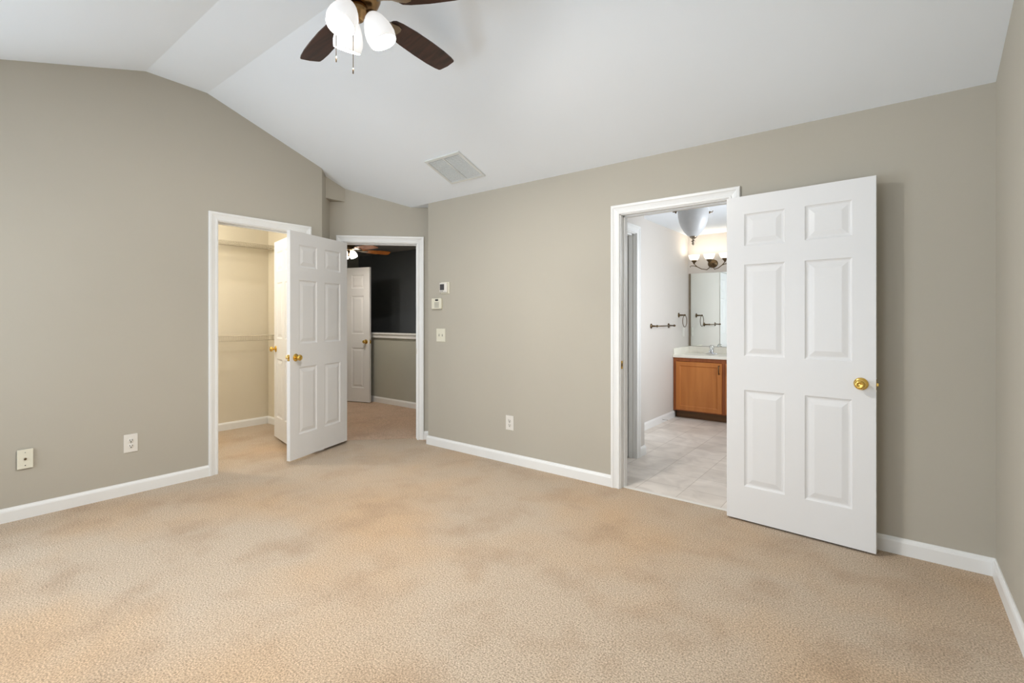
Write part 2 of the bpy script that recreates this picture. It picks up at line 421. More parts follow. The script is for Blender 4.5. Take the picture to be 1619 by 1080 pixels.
# ------------------------------------------------------------ bathroom shell
XL1, XL2, YE, YM, YK = -1.84, -2.235, 4.36, 6.79, 4.53
XR = -0.35
LX0, LX1, LZ = 3.60, 4.172, 2.045      # linen doorway in the near left wall (y range)
HX0, HX1, HZ = 4.56, 5.215, 2.045      # closed door in the far left wall
m = MB()
m.box(XL1 - T, XL1, YB + T, LX0, 0, 2.46).box(XL1 - T, XL1, LX1, YE, 0, 2.46).box(XL1 - T, XL1, LX0, LX1, LZ, 2.46)
m.box(XL2, XL1 - T, YE - 0.06, YE, 0, 2.46)
m.box(XL2 - T, XL2, YE - 0.06, HX0, 0, 2.46).box(XL2 - T, XL2, HX1, YM, 0, 2.46).box(XL2 - T, XL2, HX0, HX1, HZ, 2.46)
struct(m.build('wall_bath_left', M['bath_wall']), 'pale left wall of the bathroom with a step in it', 'wall')
struct(MB().box(XL2 - T, XR, YM, YM + 0.1, 0, 2.46).build('wall_bath_back', M['bath_wall']), 'pale wall behind the bathroom mirror', 'wall')
struct(MB().box(XR, XR + 0.1, YB + T, BW[0], 0, 2.46).box(XR, XR + 0.1, BW[1], YM + 0.1, 0, 2.46).box(XR, XR + 0.1, BW[0], BW[1], 0, BW[2]).box(XR, XR + 0.1, BW[0], BW[1], BW[3], 2.46).build('wall_bath_right', M['bath_wall']), 'pale right wall of the bathroom, hidden by the open door', 'wall')
struct(MB().box(XL2 - T, XR + 0.1, YB + T, YM + 0.1, 2.41, 2.46).build('ceiling', M['ceiling']), 'flat white bathroom ceiling', 'ceiling')

e = empty('window_3', (XR, (BW[0] + BW[1]) / 2, BW[2]), -PI / 2); struct(e, 'white framed window in the bathroom right wall', 'window')
h = (BW[1] - BW[0]) / 2; H = BW[3] - BW[2]
MB().box(-h, h, 0.02, 0.09, 0, 0.05).box(-h, h, 0.02, 0.09, H - 0.05, H).box(-h, -h + 0.05, 0.02, 0.09, 0, H).box(h - 0.05, h, 0.02, 0.09, 0, H).build('window_frame', M['window'], e)
MB().box(-h + 0.03, h - 0.03, 0.055, 0.059, 0.03, H - 0.03).build('pane', M['pane'], e)
# ------------------------------------------------------------ baseboards
BBP = [(0, 0), (0.014, 0), (0.014, 0.066), (0.011, 0.076), (0.006, 0.081), (0.004, 0.088), (0, 0.088)]
def bb_seg(m, p, q, hs=1.0, e0=0.0, e1=0.0):
    """baseboard from p to q, sticking out on the left of p->q; e0/e1: miter slopes"""
    p = Vector(p + (0,)); q = Vector(q + (0,)); d = (q - p).normalized(); n = Vector((-d.y, d.x, 0))
    k = len(BBP)
    v = [p + n * a + d * (a * e0) + Vector((0, 0, z * hs)) for a, z in BBP] + [q + n * a - d * (a * e1) + Vector((0, 0, z * hs)) for a, z in BBP]
    m.add(v, [tuple(range(k))[::-1], tuple(range(k, 2 * k))] + [(i, (i + 1) % k, k + (i + 1) % k, k + i) for i in range(k)])
def base(name, segs, label, m_='trim', hs=1.0):
    m = MB()
    for s in segs: bb_seg(m, s[0], s[1], hs, *(s[2:]))
    struct(m.build(name, M[m_]), label, 'baseboard')
CW = 0.068
base('baseboard_left', [((XA, CY0 - CW), (XA, YS), 0, 0)], 'white baseboard under the closet wall')
base('baseboard_left', [(dpt(-1.26), (XA, 2.578), 1, -0.41), ((XA, 2.578), (XA, CY1 + CW), -0.41, 0)], 'white baseboard behind the hall door')
base('baseboard_back', [((BX0 - CW, YB), (XN, YB), 0, -1), ((XN, YB), (XN, YB + 0.22), -1, 0)], 'white baseboard between the two doorways on the bathroom wall')
base('baseboard_corner', [(dpt(-0.075), dpt(S1 + CW), 0, 0)], 'short white baseboard beside the hall doorway casing')
base('baseboard_back', [((XC, YB), (BX1 + CW, YB), 1, 0)], 'white baseboard behind the open bathroom door')
base('baseboard_right', [((XC, YS), (XC, YB), 1, 1)], 'white baseboard along the right wall')
base('baseboard_front', [((XA, YS), (XC, YS), 1, 1)], 'white baseboard behind the camera')
base('baseboard_closet', [((-6.0, 2.84), (-6.0, 0.8), 1, 1), ((-4.62, 2.84), (-6.0, 2.84), 0, 1)], 'white baseboard inside the closet')
base('baseboard_hall', [((-3.62, 4.57), (-7.0, 4.57), 0, 0)], 'white baseboard under the half-height hall wall')
base('baseboard_bath_near', [((XL1, YE), (XL1, LX1 + CW), -1, 0), ((XL2, YE), (XL1, YE), 1, -1)], 'white baseboard at the near bathroom corner')
base('baseboard_bath', [((XL2, 6.24), (XL2, HX1 + CW * 0.6), 0, 0)], 'white baseboard from the bathroom door to the vanity')

# ------------------------------------------------------------ door casings
CPR = [(0, 0), (0, 0.009), (0.006, 0.012), (0.014, 0.012), (0.018, 0.009), (0.03, 0.011), (0.044, 0.015), (0.050, 0.019), (0.064, 0.019), (0.068, 0.015), (0.068, 0)]
def casing(name, loc, rz, x0, x1, z1, label, cw=0.068, depth=T, stop=0.045, parts=True):
    """local frame: x along the wall, -y out of the wall; jamb boards line the opening"""
    m = MB(); v = []; k = cw / 0.068
    for d, p in CPR:
        d *= k; v += [(x0 - d, -p, 0), (x0 - d, -p, z1 + d), (x1 + d, -p, z1 + d), (x1 + d, -p, 0)]
    f = []; n = len(CPR)
    for i in range(n):
        j = (i + 1) % n
        for q in range(3): f.append((i * 4 + q, i * 4 + q + 1, j * 4 + q + 1, j * 4 + q))
    f.append(tuple(i * 4 for i in range(n))); f.append(tuple(i * 4 + 3 for i in range(n)))
    m.add(v, f)
    o = m.build(name, M['trim']); o.location = loc; o.rotation_euler = (0, 0, rz); struct(o, label, 'trim')
    j = MB(); jt = 0.006
    j.box(x0, x0 + jt, 0.0, depth, 0, z1).box(x1 - jt, x1, 0.0, depth, 0, z1).box(x0, x1, 0.0, depth, z1 - jt, z1)
    j.build('jamb', M['trim'], o)
    s = MB(); a = stop; st = 0.011 + jt
    s.box(x0, x0 + st, a, a + 0.035, 0, z1).box(x1 - st, x1, a, a + 0.035, 0, z1).box(x0, x1, a, a + 0.035, z1 - st, z1)
    s.build('door_stop_strip', M['trim'], o)
    return o
ca = casing('trim_2', (XA, 0, 0), PI / 2, CY0, CY1, CZ, 'white casing around the closet doorway')
cd = casing('trim_3', tuple(DO), PI / 4, S0, S1, DZ, 'white casing around the hall doorway')
cb = casing('trim_4', (0, YB, 0), 0, BX0, BX1, BZ, 'white casing around the bathroom doorway')
cl = casing('trim_5', (XL1, 0, 0), PI / 2, LX0, LX1, LZ, 'white casing around the narrow doorway just inside the bathroom', stop=0.03)
ch = casing('trim_6', (XL2, 0, 0), PI / 2, HX0, HX1, HZ, 'white casing of the closed door on the bathroom left wall', cw=0.03, stop=0.05)
def strike(parent, x, side, y, z):
    m = MB(); m.bbox(min(x, x + side * 0.002), max(x, x + side * 0.002), y - 0.014, y + 0.014, z - 0.03, z + 0.03, 0.0006)
    o = m.build('strike_plate', M['brass'], parent); o['label'] = 'brass strike plate'
    h = MB(); h.box(min(x + side * 0.0018, x + side * 0.0028), max(x + side * 0.0018, x + side * 0.0028), y - 0.006, y + 0.006, z - 0.012, z + 0.012); h.build('strike_hole', M['slot'], o)
strike(cb, BX0 + 0.006, 1, 0.02, 0.925)
strike(cd, S1 - 0.006, -1, 0.02, 0.93)
strike(ca, CY0 + 0.006, 1, 0.095, 0.95)

# ------------------------------------------------------------ six-panel doors
ZB = [0.222, 0.826, 1.037, 1.610, 1.727, 1.927]
def door_leaf(W, H, z0, t=0.035):
    m = MB(); h = t / 2
    sx = 0.137 * W; mx = 0.135 * W; pw = (W - 2 * sx - mx) / 2
    X = [0, sx, sx + pw, sx + pw + mx, W - sx, W]; Z = [z0] + [z0 + (q - 0.01) * H / 2.03 for q in ZB] + [z0 + H]
    for sgn in (-1, 1):
        for i in range(5):
            for k in range(7):
                xa, xb, za, zb = X[i], X[i + 1], Z[k], Z[k + 1]
                if i in (1, 3) and k in (1, 3, 5):
                    rings = [(0, 0), (0.004, 0.004), (0.012, 0.0075), (0.02, 0.0075), (0.046, 0.0015), (0.05, 0.001)]
                    v = []
                    for ins, dep in rings:
                        y = sgn * (h - dep)
                        v += [(xa + ins, y, za + ins), (xb - ins, y, za + ins), (xb - ins, y, zb - ins), (xa + ins, y, zb - ins)]
                    f = []
                    for r in range(len(rings) - 1):
                        for q in range(4): f.append((r * 4 + q, r * 4 + (q + 1) % 4, r * 4 + 4 + (q + 1) % 4, r * 4 + 4 + q))
                    e = (len(rings) - 1) * 4; f.append((e, e + 1, e + 2, e + 3)); m.add(v, f)
                else:
                    y = sgn * h; m.add([(xa, y, za), (xb, y, za), (xb, y, zb), (xa, y, zb)], [(0, 1, 2, 3)])
    z1 = z0 + H
    m.add([(0, -h, z0), (W, -h, z0), (W, h, z0), (0, h, z0), (0, -h, z1), (W, -h, z1), (W, h, z1), (0, h, z1)], [(0, 1, 2, 3), (4, 5, 6, 7), (0, 3, 7, 4), (1, 2, 6, 5)])
    o = m.build('door_panel', M['door'])
    import bmesh
    b = bmesh.new(); b.from_mesh(o.data); bmesh.ops.remove_doubles(b, verts=b.verts, dist=1e-5); bmesh.ops.recalc_face_normals(b, faces=b.faces); b.to_mesh(o.data); b.free()
    return o
ROSE = [(0, 0), (0.033, 0), (0.034, 0.002), (0.032, 0.005), (0.026, 0.008), (0.018, 0.0105), (0.012, 0.012)]
KNOB = [(0.0105, 0.010), (0.0100, 0.022), (0.013, 0.028), (0.021, 0.033), (0.026, 0.040), (0.0265, 0.047), (0.024, 0.054), (0.018, 0.059), (0.012, 0.060), (0.011, 0.0585), (0.004, 0.058), (0, 0.0585)]
def knobs(parent, x, z, t=0.035):
    for sgn in (-1, 1):
        mt = Matrix.Translation((x, sgn * t / 2, z)) @ Matrix.Rotation(-sgn * PI / 2, 4, 'X')
        kb = MB(); kb.lathe(KNOB, 28, mt); o = kb.build('door_knob', M['brass'], parent); o['label'] = 'polished brass door knob'
        r = MB(); r.lathe(ROSE, 28, mt); r.build('rose', M['brass'], o)
def door(n, hinge, free, z0, H, label, side, knob_z=0.917, kb=0.066, hinge_side=-1):
    """hinge and free: the two ends of the visible face in plan; side = +1 if the slab lies left of hinge->free"""
    a = Vector(hinge); b = Vector(free); d = (b - a); W = d.length; d.normalize(); nrm = Vector((-d.y, d.x)) * side
    c = a + nrm * 0.0175
    e = empty('door_%d' % n, (c.x, c.y, 0), math.atan2(d.y, d.x)); struct(e, label, 'door')
    p = door_leaf(W, H, z0); p.parent = e
    knobs(e, W - kb, knob_z)
    lt = MB(); lt.bbox(W - 0.0005, W + 0.0012, -0.0125, 0.0125, knob_z - 0.028, knob_z + 0.028, 0.0005); lt.build('latch_plate', M['brass'], e)
    lb = MB(); lb.bbox(W + 0.001, W + 0.010, -0.006, 0.006, knob_z - 0.008, knob_z + 0.008, 0.001); lb.build('latch', M['brass'], e)
    for zz in (z0 + 0.22, z0 + H / 2, z0 + H - 0.2):
        hg = MB(); yh = hinge_side * 0.0225
        hg.lathe([(0, zz - 0.05), (0.004, zz - 0.05), (0.0055, zz - 0.046), (0.0055, zz + 0.046), (0.004, zz + 0.05), (0, zz + 0.05)], 12, Matrix.Translation((-0.003, yh, 0)))
        hg.box(-0.0012, 0.0, -0.016, 0.016, zz - 0.044, zz + 0.044)
        hg.build('hinge', M['steel'], e)
    return e
door(1, (-0.841, 3.301), (-0.074, 3.249), 0.012, 2.026, 'white six-panel bathroom door swung open against the wall', 1, hinge_side=1)
door(2, (-4.40, 2.88), (-4.14, 2.147), 0.027, 2.018, 'white six-panel hall door standing open in front of the closet doorway', -1, 0.928, hinge_side=-1)
door(3, (-4.487, 2.362), (-5.15, 2.50), 0.035, 2.04, 'white six-panel closet door swung inward into the closet', -1, 0.955, hinge_side=-1)
door(4, (-6.93, 4.215), (-6.195, 4.437), 0.012, 2.035, 'shaded white six-panel door standing ajar in the hall', 1, 0.925, hinge_side=-1)
door(5, (XL2 - 0.002, HX1 - 0.009), (XL2 - 0.002, HX0 + 0.009), 0.012, 2.02, 'closed white door on the bathroom left wall, seen in the mirror', -1, 0.93, hinge_side=-1)
door(6, (XL1 - 0.07, LX1 - 0.009), (XL1 - 0.07, LX0 + 0.009), 0.012, 2.02, 'closed white door in the narrow doorway just inside the bathroom', -1, 0.93, hinge_side=-1)

# ------------------------------------------------------------ wall plates and controls
def plate_box(m, w_, h_, d=0.006, b=0.002): return m.bbox(-w_ / 2, w_ / 2, -d, 0, -h_ / 2, h_ / 2, b)
def outlet(loc, rz, w_, h_, label):
    e = empty('power_outlet', loc, rz, label=label, cat='outlet', group='duplex wall outlets')
    plate_box(MB(), w_, h_).build('cover_plate', M['plate'], e)
    for s in (-1, 1):
        zz = s * 0.0195
        f = MB(); mt = Matrix.Translation((0, -0.006, zz)) @ Matrix.Rotation(PI / 2, 4, 'X')
        f.lathe([(0, 0.0025), (0.0165, 0.0025), (0.0175, 0.0015), (0.0175, 0)], 24, mt)
        fo = f.build('receptacle', M['plate'], e)
        sl = MB(); y0, y1 = -0.0092, -0.0083
        sl.box(-0.0090, -0.0055, y0, y1, zz - 0.002, zz + 0.009).box(0.0055, 0.0090, y0, y1, zz - 0.001, zz + 0.008).box(-0.0032, 0.0032, y0, y1, zz - 0.012, zz - 0.005)
        sl.build('slots', M['slot'], fo)
    s = MB(); s.lathe([(0, 0.001), (0.0025, 0.001), (0.003, 0)], 12, Matrix.Translation((0, -0.006, 0)) @ Matrix.Rotation(PI / 2, 4, 'X')); s.build('screw', M['steel'], e)
    return e
outlet((XA, 1.075, 0.368), PI / 2, 0.083, 0.130, 'white duplex outlet low on the left wall')
outlet((-2.66, YB, 0.355), 0, 0.088, 0.128, 'white duplex outlet low on the wall between the two doorways')
# cable plate, slightly proud of the wall
e = empty('cable_plate', (XA, 0.528, 0.379), PI / 2, label='ivory wall plate with a coax jack, farthest left near the baseboard', cat='wall plate')
MB().bbox(-0.033, 0.033, -0.010, 0, -0.053, 0.053, 0.001).build('backing_box', M['slot'], e)
MB().bbox(-0.037, 0.037, -0.015, -0.009, -0.061, 0.061, 0.002).build('cover_plate', M['ivory'], e)
j = MB(); j.lathe([(0, 0.012), (0.003, 0.012), (0.0045, 0.011), (0.0045, 0.003), (0.007, 0.003), (0.007, 0)], 12, Matrix.Translation((0, -0.015, 0)) @ Matrix.Rotation(PI / 2, 4, 'X')); j.build('coax_jack', M['bronze'], e)
for s in (-1, 1):
    j = MB(); j.lathe([(0, 0.0012), (0.0025, 0.0012), (0.0032, 0)], 10, Matrix.Translation((0, -0.015, s * 0.041)) @ Matrix.Rotation(PI / 2, 4, 'X')); j.build('screw', M['slot'] if s < 0 else M['steel'], e)
# thermostat
e = empty('thermostat', (-3.465, YB, 1.573), 0, label='white thermostat with a dark screen, highest of the controls beside the hall doorway', cat='thermostat')
MB().bbox(-0.058, 0.058, -0.012, 0, -0.058, 0.058, 0.003).build('mounting_plate', M['ivory'], e)
MB().bbox(-0.055, 0.045, -0.034, -0.012, -0.045, 0.050, 0.004).build('housing', M['plate'], e)
MB().box(-0.046, 0.012, -0.0352, -0.034, -0.022, 0.036).build('screen', M['lcd'], e)
MB().bbox(-0.044, -0.026, -0.0365, -0.034, -0.038, -0.030, 0.0006).bbox(-0.020, -0.002, -0.0365, -0.034, -0.038, -0.030, 0.0006).build('button', M['greykey'], e)
# alarm keypad
e = empty('alarm_keypad', (-3.575, YB, 1.421), 0, label='ivory alarm keypad with number buttons, below the thermostat', cat='keypad')
MB().bbox(-0.068, 0.068, -0.026, 0, -0.053, 0.053, 0.004).build('housing', M['ivory'], e)
MB().box(-0.012, 0.030, -0.0272, -0.026, 0.026, 0.043).build('screen', M['lcd'], e)
for r in range(4):
    for q in range(3):
        x = -0.012 + q * 0.021; z = 0.008 - r * 0.014
        MB().bbox(x - 0.007, x + 0.007, -0.0285, -0.026, z - 0.0045, z + 0.0045, 0.0008).build('key', M['greykey'], e)
# double toggle switch
e = empty('light_switch', (-3.53, YB, 1.108), 0, label='ivory two-toggle light switch under the keypad', cat='light switch')
plate_box(MB(), 0.125, 0.130).build('cover_plate', M['ivory'], e)
for s in (-1, 1):
    t_ = MB(); t_.bbox(s * 0.023 - 0.005, s * 0.023 + 0.005, -0.007, -0.0055, -0.012, 0.012, 0.0004); f = t_.build('toggle_slot', M['greykey'], e)
    t_ = MB(); t_.bbox(s * 0.023 - 0.0035, s * 0.023 + 0.0035, -0.016, -0.006, 0.001, 0.009, 0.001); t_.build('toggle', M['ivory'], f)
# ceiling return vent on the slope
sl = math.atan2(2.44 - 3.092, YB - 1.575)
yv = 3.003; e = empty('ceiling_vent', (-2.978, yv, zc(yv)), 0, label='white louvred return-air grille on the sloping ceiling', cat='vent')
e.rotation_euler = (sl, 0, 0)
vw, vh = 0.205, 0.177
f = MB(); fw = 0.024; d = 0.014
for x0, x1, y0, y1 in ((-vw, vw, -vh, -vh + fw), (-vw, vw, vh - fw, vh), (-vw, -vw + fw, -vh + fw, vh - fw), (vw - fw, vw, -vh + fw, vh - fw)): f.bbox(x0, x1, y0, y1, -d, 0, 0.002)
f.build('frame', M['vent'], e)
MB().bbox(-0.007, 0.007, -vh + fw, vh - fw, -d + 0.001, -0.001, 0.001).build('centre_bar', M['vent'], e)
s = MB(); ns = 20; L = 2 * (vh - fw)
for i in range(ns):
    y = -vh + fw + L * (i + 0.5) / ns
    s.add([(-vw + fw, y - 0.0025, -0.0015), (vw - fw, y - 0.0025, -0.0015), (vw - fw, y + 0.0025, -0.0085), (-vw + fw, y + 0.0025, -0.0085),
           (-vw + fw, y - 0.0015, -0.0015), (vw - fw, y - 0.0015, -0.0015), (vw - fw, y + 0.0035, -0.0085), (-vw + fw, y + 0.0035, -0.0085)],
          [(0, 1, 2, 3), (4, 5, 6, 7), (0, 1, 5, 4), (2, 3, 7, 6), (0, 3, 7, 4), (1, 2, 6, 5)])
s.build('louvres', M['vent'], e)
MB().box(-vw + fw, vw - fw, -vh + fw, vh - fw, -0.001, 0).build('backing', M['lcd'], e)

# ------------------------------------------------------------ ceiling fans
def rf(a, r):      # camera-frame angle (right, forward) to world offset
    R = Vector((math.cos(TH), math.sin(TH), 0)); F = Vector((-math.sin(TH), math.cos(TH), 0))
    return (R * math.cos(a) + F * math.sin(a)) * r
def fan(loc, ztop, label, blade_mat, metal, shade_mat, az_blade, az_light, nl, zb, chain=True, lamp=60, kit=1.0, Rb=0.665, lcol=(1.0, 0.965, 0.92)):
    e = empty('ceiling_fan', loc, 0, label=label, cat='ceiling fan', group='ceiling fans with light kits')
    Z = loc[2]                                   # local zero = blade plane
    ht = ztop - Z
    m = MB(); m.lathe([(0, ht), (0.068, ht), (0.07, ht - 0.01), (0.05, ht - 0.045), (0.022, ht - 0.058), (0.0, ht - 0.058)], 32); m.build('ceiling_canopy', metal, e)
    if ht > 0.2:
        m = MB(); m.lathe([(0.011, ht - 0.05), (0.011, 0.085)], 16); m.build('downrod', metal, e)
    m = MB(); m.lathe([(0, 0.10), (0.03, 0.10), (0.05, 0.088), (0.085, 0.075), (0.105, 0.05), (0.108, 0.02), (0.10, 0.0), (0.085, -0.012), (0.06, -0.018), (0, -0.018)], 40); m.build('motor_housing', metal, e)
    m = MB(); m.lathe([(0, -0.015), (0.042, -0.018), (0.05, -0.03), (0.05, -0.048), (0.045, -0.055), (0.034, -0.062), (0.030, -0.083), (0.024, -0.088), (0, -0.089)], 32); kt = m.build('light_kit', metal, e)
    for k in range(5):
        a = az_blade + k * 2 * PI / 5; dv = rf(a, 1); ang = math.atan2(dv.y, dv.x)
        mt = Matrix.Rotation(ang, 4, 'Z') @ Matrix.Translation((0, 0, -0.004)) @ Matrix.Rotation(math.radians(-11), 4, 'X')
        # outline of the blade
        r0 = 0.20; out = []
        st = [(r0, 0.035), (r0 + 0.012, 0.047), (r0 + 0.05, 0.056), (0.34, 0.066), (0.46, 0.070), (0.56, 0.069), (Rb - 0.035, 0.063), (Rb - 0.006, 0.057), (Rb, 0.050)]
        out = [(x, y) for x, y in st] + [(Rb + 0.006, 0.0)] + [(x, -y) for x, y in st[::-1]] + [(r0 - 0.006, 0.0)]
        n = len(out); th = 0.003
        v = [mt @ Vector((x, y, s_ * th)) for s_ in (-1, 1) for x, y in out]
        b = MB(); b.add(v, [tuple(range(n))[::-1], tuple(range(n, 2 * n))] + [(i, (i + 1) % n, n + (i + 1) % n, n + i) for i in range(n)])
        bl = b.build('fan_blade', blade_mat, e)
        b = MB(); pts = [(0.09, 0.014), (0.13, 0.010), (0.17, 0.013), (0.20, 0.026), (0.235, 0.036), (0.262, 0.03), (0.27, 0.012)]
        o2 = [(x, y) for x, y in pts] + [(x, -y) for x, y in pts[::-1]]; n = len(o2)
        v = [mt @ Vector((x, y, -0.0035 - s_ * 0.005 + (0.012 * max(0, (0.2 - x) / 0.11)))) for s_ in (0, 1) for x, y in o2]
        b.add(v, [tuple(range(n))[::-1], tuple(range(n, 2 * n))] + [(i, (i + 1) % n, n + (i + 1) % n, n + i) for i in range(n)])
        b.build('blade_iron', M['pewter'], bl)
    for k in range(nl):
        a = az_light + k * 2 * PI / nl; d = rf(a, 1); tilt = math.radians(24)
        ax = Vector((d.x * math.sin(tilt), d.y * math.sin(tilt), -math.cos(tilt)))     # pointing out of the mouth
        p0 = d * (0.060 * kit) + Vector((0, 0, -0.040 if kit == 1.0 else -0.004))
        m = MB(); m.tube([Vector((0, 0, -0.045)) + d * 0.035, Vector((0, 0, -0.036)) + d * 0.050, p0 + ax * 0.004], 0.008, 8)
        q = ax.to_track_quat('Z', 'Y').to_matrix().to_4x4()
        mt = Matrix.Translation(p0) @ q
        m.lathe([(0, -0.004), (0.018, -0.004), (0.022, 0.004), (0.024, 0.018), (0.022, 0.022)], 20, mt)
        m.build('lamp_holder', M['pewter'], e)
        s = MB(); kk = kit
        prof = [(0.024, 0.010), (0.034, 0.018), (0.046, 0.036), (0.058, 0.062), (0.067, 0.092), (0.070, 0.118), (0.0665, 0.140), (0.0635, 0.151)]
        prof = prof + [(r - 0.003, z) for r, z in prof[::-1]]
        s.lathe([(r * kk, z * kk) for r, z in prof], 32, mt); so = s.build('glass_shade', shade_mat, e)
        b = MB(); b.lathe([(0.012 * kk, 0.02 * kk), (0.014 * kk, 0.05 * kk), (0.022 * kk, 0.072 * kk), (0.024 * kk, 0.085 * kk), (0.018 * kk, 0.098 * kk), (0, 0.103 * kk)], 16, mt); b.build('bulb', M['bulb'], e)
        pw = Vector(loc) + p0 + ax * (0.127 * kk)
        if lamp: point('fan_lamp_light', pw, lamp, lcol, 0.02)
    if chain:
        for rr, ff, zl in ((-0.004, -0.045, -0.362), (-0.088, -0.03, -0.30)):
            o_ = rf(0, rr) + rf(PI / 2, ff)
            m = MB(); m.tube([o_ * 0.6 + Vector((0, 0, -0.062)), o_ + Vector((0, 0, -0.075)), o_ + Vector((0, 0, zl + 0.028))], 0.0017, 6)
            m.lathe([(0, zl), (0.003, zl + 0.002), (0.0035, zl + 0.022), (0.0015, zl + 0.028), (0, zl + 0.028)], 10, Matrix.Translation((o_.x, o_.y, 0))); m.build('pull_chain', M['bronze'], e)
    return e
fan((-1.993, 1.358, 2.765), 3.094, 'dark-bladed ceiling fan with white glass shades hanging from the bedroom ceiling', M['walnut'], M['fanmetal'], M['shade_lit'], math.radians(58.5), math.radians(11), 3, 2.765)
fan((-5.752, 3.772, 2.195), 2.44, 'orange-bladed ceiling fan with a lit white shade seen through the hall doorway', M['cherry'], M['bronze'], M['shade_hall'], math.radians(-37), math.radians(10), 3, 2.2, chain=False, lamp=13, kit=0.72, Rb=0.58, lcol=(1.0, 0.92, 0.82))

# ------------------------------------------------------------ closet fittings
def wire_shelf(z, label):
    e = empty('wire_shelf', (-6.0, 1.8, z), 0, label=label, cat='shelf', group='wire shelves in the closet')
    y0, y1 = -0.99, 1.03; dpth = 0.30
    r = MB()
    for x in (0.004, 0.11, 0.21, dpth): r.tube([(x, y0, 0), (x, y1, 0)], 0.003, 6)
    r.tube([(dpth, y0, -0.05), (dpth, y1, -0.05)], 0.0032, 6)
    r.build('long_rods', M['wire'], e)
    w_ = MB(); k = 0; y = y0 + 0.01
    while y < y1:
        w_.tube([(0.004, y, 0.003), (dpth + 0.002, y, 0.003), (dpth + 0.003, y, -0.05)], 0.0014, 4); y += 0.0254
    w_.build('cross_wires', M['wire'], e)
    for yy in (-0.42, 0.25, 0.80):
        b = MB(); b.bbox(0, 0.012, yy - 0.006, yy + 0.006, -0.014, 0.008, 0.002); b.build('wall_clip', M['wire'], e)
    for yy in (y0 + 0.002, y1 - 0.002, ):
        b = MB(); b.bbox(0.28, 0.32, yy - 0.006, yy + 0.006, -0.06, 0.012, 0.002); b.build('end_bracket', M['wire'], e)
wire_shelf(2.12, 'upper white wire shelf on the closet back wall')
wire_shelf(1.075, 'lower white wire shelf on the closet back wall')
e = empty('ceiling_light', (-5.2, 1.35, 2.44), 0, label='small white dome light on the closet ceiling', cat='ceiling light')
MB().lathe([(0, 0), (0.075, 0), (0.075, -0.02), (0.06, -0.03), (0, -0.03)], 24).build('base', M['plate'], e)
MB().lathe([(0.065, -0.03), (0.08, -0.05), (0.07, -0.085), (0.04, -0.105), (0, -0.11)], 24).build('glass_dome', M['shade_bright'], e)
point('closet_lamp_light', (-5.2, 1.35, 2.26), 38, (1.0, 0.94, 0.84), 0.05)

# ------------------------------------------------------------ bathroom
VX0, VX1, VF = XL2, -1.02, 6.215
e = empty('vanity_cabinet', ((VX0 + VX1) / 2, VF, 0), 0, label='honey maple vanity cabinet standing under the white bathroom counter', cat='cabinet')
hw = (VX1 - VX0) / 2; H0, H1 = 0.10, 0.775
m = MB()   # carcass with a face frame
m.box(-hw + 0.003, -hw + 0.018, 0.018, 0.55, H0, H1).box(hw - 0.018, hw, 0.018, 0.55, 0.0, H1).box(-hw + 0.003, hw, 0.018, 0.55, H0, H0 + 0.015).box(-hw + 0.018, hw - 0.018, 0.54, 0.55, H0, H1)
m.build('body', M['oak'], e)
m = MB()
xs = [(-hw + 0.003, -hw + 0.050), (-hw + 0.588, -hw + 0.650), (hw - 0.045, hw)]
for a, b in xs: m.bbox(a, b, 0, 0.018, H0, H1, 0.001)
m.bbox(-hw + 0.050, hw - 0.045, 0.0005, 0.018, H1 - 0.045, H1, 0.001).bbox(-hw + 0.05, hw - 0.045, 0.0005, 0.018, H0, H0 + 0.03, 0.001)
m.build('face_frame', M['oak_frame'], e)
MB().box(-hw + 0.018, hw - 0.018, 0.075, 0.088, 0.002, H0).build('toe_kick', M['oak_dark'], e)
for i, (a, b) in enumerate(((-hw + 0.040, -hw + 0.598), (-hw + 0.640, hw - 0.032))):
    z0_, z1_ = H0 + 0.014, H1 - 0.048
    v = []; rings = [(0, 0.003), (0.004, 0), (0.050, 0), (0.060, 0.009), (0.062, 0.009)]
    d = MB()
    for ins, dep in rings:
        y = -0.019 + dep; v += [(a + ins, y, z0_ + ins), (b - ins, y, z0_ + ins), (b - ins, y, z1_ - ins), (a + ins, y, z1_ - ins)]
    f = [(r * 4 + q, r * 4 + (q + 1) % 4, r * 4 + 4 + (q + 1) % 4, r * 4 + 4 + q) for r in range(4) for q in range(4)] + [(16, 17, 18, 19)]
    n0 = len(v); v += [(a, -0.001, z0_), (b, -0.001, z0_), (b, -0.001, z1_), (a, -0.001, z1_)]
    f += [(q, (q + 1) % 4, n0 + (q + 1) % 4, n0 + q) for q in range(4)] + [(n0, n0 + 1, n0 + 2, n0 + 3)]
    d.add(v, f); do = d.build('door', M['oak'], e)
    hx = b - 0.03 if i == 0 else a + 0.03
    h_ = MB(); h_.tube([(hx, -0.019, z1_ - 0.03), (hx, -0.038, z1_ - 0.035), (hx, -0.043, z1_ - 0.08), (hx, -0.038, z1_ - 0.125), (hx, -0.019, z1_ - 0.13)], [0.009, 0.006, 0.007, 0.006, 0.009], 8)
    h_.build('handle', M['bronze'], do)
ce = empty('countertop', ((VX0 + VX1) / 2, VF - 0.025, 0.776), 0, label='cream one-piece vanity top with raised splash edges on the maple cabinet', cat='countertop')
m = MB(); m.bbox(-hw + 0.001, hw + 0.012, 0, 0.598, 0, 0.034, 0.004); m.build('slab', M['counter'], ce)
MB().bbox(-hw + 0.001, hw + 0.012, 0.574, 0.598, 0.032, 0.118, 0.003).build('backsplash', M['counter'], ce)
MB().bbox(-hw + 0.001, -hw + 0.020, 0.02, 0.576, 0.032, 0.118, 0.003).build('side_splash', M['counter'], ce)
m = MB()
v = []; f = []; seg = 28
